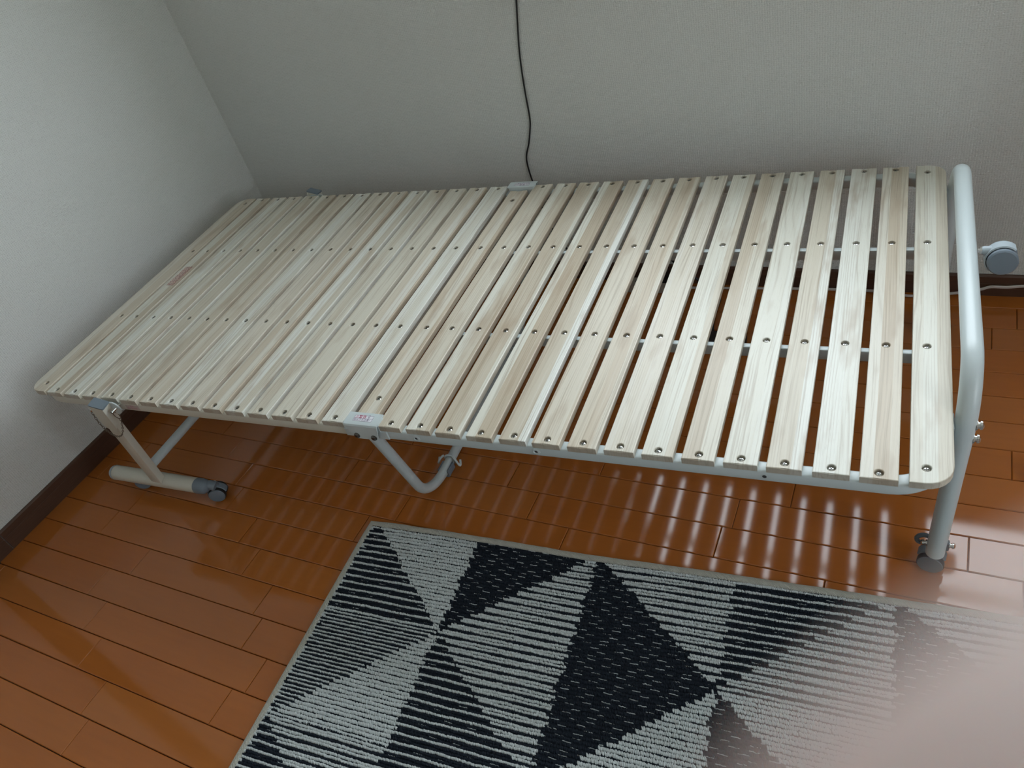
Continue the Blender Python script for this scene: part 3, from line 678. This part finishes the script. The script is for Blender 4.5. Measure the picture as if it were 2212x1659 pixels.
loop = [(.006, .008)] + [(a, .0075) for a in np.linspace(.04, RLA - .04, 60)] + [(RLA - .006, .008)] + [(RLA - .006, b) for b in np.linspace(.04, RLB - .04, 20)] + [(RLA - .006, RLB - .006)] + [(a, RLB - .006) for a in np.linspace(RLA - .04, .04, 40)] + [(.006, RLB - .006)] + [(.006, b) for b in np.linspace(RLB - .04, .04, 30)]
loop = [brd(a, b) + Vector((0, random.uniform(-.0005, .0005), 0)) for a, b in loop]
sweep(bm, loop, [(.0068 * math.cos(t), .0040 * math.sin(t)) for t in np.linspace(0, 2 * PI, 13)[:-1]], closed=True)
obj('border', bm, M_BORDER, rug)
# yarn ropes: region code for a point of the rug
CW, BH = 0.2665, 0.2290          # column width and half period of the triangles
A0, B0 = 0.0145, 0.0
def region(a, b):
    """W solid white, K solid black, L two black one white, M two white one black, F fine stripes"""
    c = int((a - A0) // CW); x = (a - A0) / CW - c; bb = b / BH            # x 0..1 in the column, nodes at bb 0,1,2,...
    k = int(bb // 2); y = bb - 2 * k                                     # y 0..2
    if c % 2 == 0:      # node on the right side at y = 1
        upper, lower = y < x, y > 2 - x                                   # above the falling line, below the rising line
        t = (c // 2 + 2 * k) % 4 if k else c // 2 % 3
        tab = {0: ('W', 'L', 'F', 'W'), 1: ('M', 'K', 'K', 'W'), 2: ('M', 'K', 'K', 'M'), 3: ('W', 'L', 'L', 'K')}[t]
        if k and c == 0: tab = ('M', 'L', 'L', 'W')
        if upper: return tab[0]
        if lower: return tab[3]
        return tab[1] if y < 1 else tab[2]
    upper, lower = y < 1 - x, y > 1 + x                                    # node on the left side at y = 1
    tab = {0: ('K', 'M', 'M', 'L'), 1: ('L', 'M', 'W', 'K'), 2: ('K', 'M', 'M', 'W')}[(c // 2 + k) % 3]
    if upper: return tab[0]
    if lower: return tab[3]
    return tab[1] if y < 1 else tab[2]
PERR = .0159
PATS = {'W': [(.0040, .0076, 0), (.01195, .0076, 0), (.0000, .0018, 2), (.0080, .0018, 2)],
        'K': [(.0040, .0070, 1), (.01195, .0070, 1), (.0000, .0013, 3), (.0080, .0013, 3)],
        'L': [(.0024, .0054, 0), (.0076, .0056, 1), (.0131, .0056, 1), (.0104, .0014, 4)],
        'M': [(.0028, .0057, 0), (.0084, .0057, 0), (.0137, .0050, 1)],
        'F': [(.0021, .0042, 0), (.0061, .0040, 1), (.0101, .0042, 0), (.0140, .0040, 1)]}
cols = {0: 0, 1: 1}
blobs = []      # a, b, half length along a, half width along b, height, material
a_lo, a_hi, b_lo, b_hi = .0125, RLA - .0125, .0150, RLB - .012
nper = int((b_hi - b_lo) / PERR) + 1
STEP = .0031
for ip in range(nper):
    bb0 = b_lo + ip * PERR
    for ia in range(int((a_hi - a_lo) / STEP)):
        a = a_lo + ia * STEP
        jag = .010 * (((ip * 7919 + 13) % 17) / 17 - .5)
        for code, pat in PATS.items():
            for ir, (off, wd, mt) in enumerate(pat):
                b = bb0 + off
                if region(a + jag * (.6 if mt < 2 else 0) + .004 * math.sin(ip * 2.3 + ir * 4.1), min(b, b_hi)) != code: continue
                if mt >= 2:
                    seg = (ia // 5 * 7 + ip * 31 + ir * 17) % 11
                    if (mt == 3 and seg > 3) or (mt == 4 and seg > 1): continue
                    blobs.append((a, b, STEP * .75, wd / 2, .0058 if mt != 2 else .0044, 1 if mt == 2 else 0))
                else:
                    blobs.append((a, b, STEP * .74, wd / 2, .0078 if mt == 0 else .0074, mt))
B = np.array(blobs); n_ = len(B)
wobble = .0011 * np.sin(B[:, 0] * 41 + np.round(B[:, 1] / .004) * 1.7) + .0006 * np.sin(B[:, 0] * 130 + B[:, 1] * 900)
B[:, 1] += wobble * .55 + rng.normal(0, .00028, n_); B[:, 0] += rng.normal(0, .0004, n_); B[:, 4] += rng.normal(0, .0004, n_); B[:, 3] *= rng.uniform(.90, 1.10, n_)
k6 = np.linspace(0, 2 * PI, 7)[:-1]
ux, uy = np.cos(k6), np.sin(k6)
V = np.zeros((n_, 13, 3)); sk = rng.normal(.35, .18, n_)
for lv, (sc, hz) in enumerate(((1.05, .30), (.86, .78))):
    for j in range(6):
        yy = uy[j] * B[:, 3] * sc; xx = ux[j] * B[:, 2] * sc + yy * sk
        V[:, lv * 6 + j, 0] = B[:, 0] + xx; V[:, lv * 6 + j, 1] = -(B[:, 1] + yy); V[:, lv * 6 + j, 2] = B[:, 4] * hz
V[:, 12, 0] = B[:, 0]; V[:, 12, 1] = -B[:, 1]; V[:, 12, 2] = B[:, 4]
sgv = -0.0035 * np.exp(-((V[:, :, 0] - .53) / .12) ** 2) + .0030 * np.exp(-((V[:, :, 0] - .12) / .2) ** 2)
V[:, :, 1] += sgv * np.clip(1 + V[:, :, 1] / .25, 0, 1)
quads = np.array([[j, (j + 1) % 6, 6 + (j + 1) % 6, 6 + j] for j in range(6)]); tris = np.array([[6 + j, 6 + (j + 1) % 6, 12] for j in range(6)])
quads = quads[:, ::-1]; tris = tris[:, ::-1]
base_ = (np.arange(n_) * 13)[:, None, None]
Q = (base_ + quads[None]).reshape(-1, 4); Tt = (base_ + tris[None]).reshape(-1, 3)
me = bpy.data.meshes.new('pile'); me.vertices.add(n_ * 13); me.vertices.foreach_set('co', V.reshape(-1).astype(np.float32))
me.loops.add(Q.size + Tt.size); me.loops.foreach_set('vertex_index', np.concatenate([Q.reshape(-1), Tt.reshape(-1)]).astype(np.int32))
npol = len(Q) + len(Tt); me.polygons.add(npol)
ls = np.concatenate([np.arange(len(Q)) * 4, Q.size + np.arange(len(Tt)) * 3]).astype(np.int32); me.polygons.foreach_set('loop_start', ls)
mi = np.concatenate([np.repeat(B[:, 5], 6), np.repeat(B[:, 5], 6)]).astype(np.int32); me.polygons.foreach_set('material_index', mi)
me.polygons.foreach_set('use_smooth', np.ones(npol, dtype=bool)); me.update(calc_edges=True); me.validate()
pile = link_mesh('pile', me, [M_YW, M_YK], rug); pile['kind'] = 'stuff'

# ================================================================ white foot of a stand at the right edge
sd = thing('floor_stand', 'white flat foot of a stand, its corner just showing at the right edge', 'stand', (2.2440, -.5600, 0), .42)
bm = bmesh.new(); add_box(bm, (0, -.055, .010), (.42, .0, .020), .0015, 1); obj('foot', bm, M_ENAMEL, sd)
bm = bmesh.new(); add_box(bm, (.020, -.045, .0003), (.40, -.010, .010), .001, 1); obj('sole', bm, M_RUBBER, sd)
bm = bmesh.new(); tube(bm, [(.36, -.028, .02), (.36, -.028, .75)], .012, 16); obj('pole', bm, M_ENAMEL, sd)

# ================================================================ hand that holds the camera: one finger reaches in front of the lens
def cs(x, y, z): return CAMP + RX * x + DN * y + FW * z        # camera-side metres, only to lay the hand beside the lens
n2 = Vector((.407, .913)); t2 = Vector((.913, -.407))
FP, FD = .01235, .0094
def fp(t, perp=0.0, dz=0.0): return cs(n2.x * (FP + perp) + t2.x * t, n2.y * (FP + perp) + t2.y * t, FD + dz)
hv, he, hr = [], [], []
def chain(pts, rad, root=None):
    i0 = root
    for p, r in zip(pts, rad):
        hv.append(p); hr.append(r); i = len(hv) - 1
        if i0 is not None: he.append((i0, i))
        i0 = i
    return i0
palm = fp(.108, .034, -.020)
chain([fp(.145, .055, -.028)], [.030]); wrist = 0
chain([palm], [.030], wrist)
def finger(knuckle, pts, rad):
    k = chain([knuckle], [rad[0] * 1.15], 1); chain(pts, rad, k)
finger(fp(.075, .006, -.012), [fp(.055, .002, -.003), fp(.030, .000, .0), fp(.006, .000, .0), fp(-.0035, .000, .0)], [.0092, .0084, .0077, .0062])
finger(fp(.078, .026, -.010), [fp(.056, .024, .004), fp(.030, .022, .006), fp(.006, .021, .004), fp(-.002, .021, .004)], [.0094, .0086, .0080, .0066])
finger(fp(.084, .045, -.012), [fp(.060, .043, .002), fp(.036, .041, .005), fp(.012, .040, .003), fp(.004, .040, .003)], [.0090, .0084, .0078, .0064])
finger(fp(.092, .062, -.016), [fp(.072, .060, -.004), fp(.052, .058, .000), fp(.034, .057, .0), fp(.027, .057, .0)], [.0080, .0072, .0066, .0054])
k = chain([fp(.095, .016, -.042)], [.014], 1); chain([fp(.070, .010, -.052), fp(.046, .006, -.052), fp(.034, .005, -.050)], [.0112, .0098, .0080], k)
chain([fp(.20, .09, -.045), fp(.30, .16, -.075)], [.029, .036], 0)
me = bpy.data.meshes.new('person'); me.from_pydata([tuple(p) for p in hv], he, []); ho = bpy.data.objects.new('person', me); COL.objects.link(ho)
sm = ho.modifiers.new('skin', 'SKIN'); sm.use_smooth_shade = True
for i, v in enumerate(me.skin_vertices[0].data): v.radius = (hr[i], hr[i]); v.use_root = (i == 1)
sb_ = ho.modifiers.new('sub', 'SUBSURF'); sb_.levels = 2; sb_.render_levels = 2
n = NT('skin'); P_ = n.coord(); n.set(color=n.mix(n.noise(P_, 120, 3), (.62, .48, .46, 1), (.68, .54, .52, 1)), rough=.5, spec=.4, sss=.5)
try: n.b.inputs['Subsurface Radius'].default_value = (.014, .006, .004)
except Exception: pass
me2 = bpy.data.meshes.new_from_object(ho.evaluated_get(bpy.context.evaluated_depsgraph_get())); bpy.data.objects.remove(ho)
for p in me2.polygons: p.use_smooth = True
me2.name = 'person'; hand = link_mesh('person', me2, n.m)
tag(hand, 'blurred pink finger of a hand held close before the lens, lower right corner', 'person')
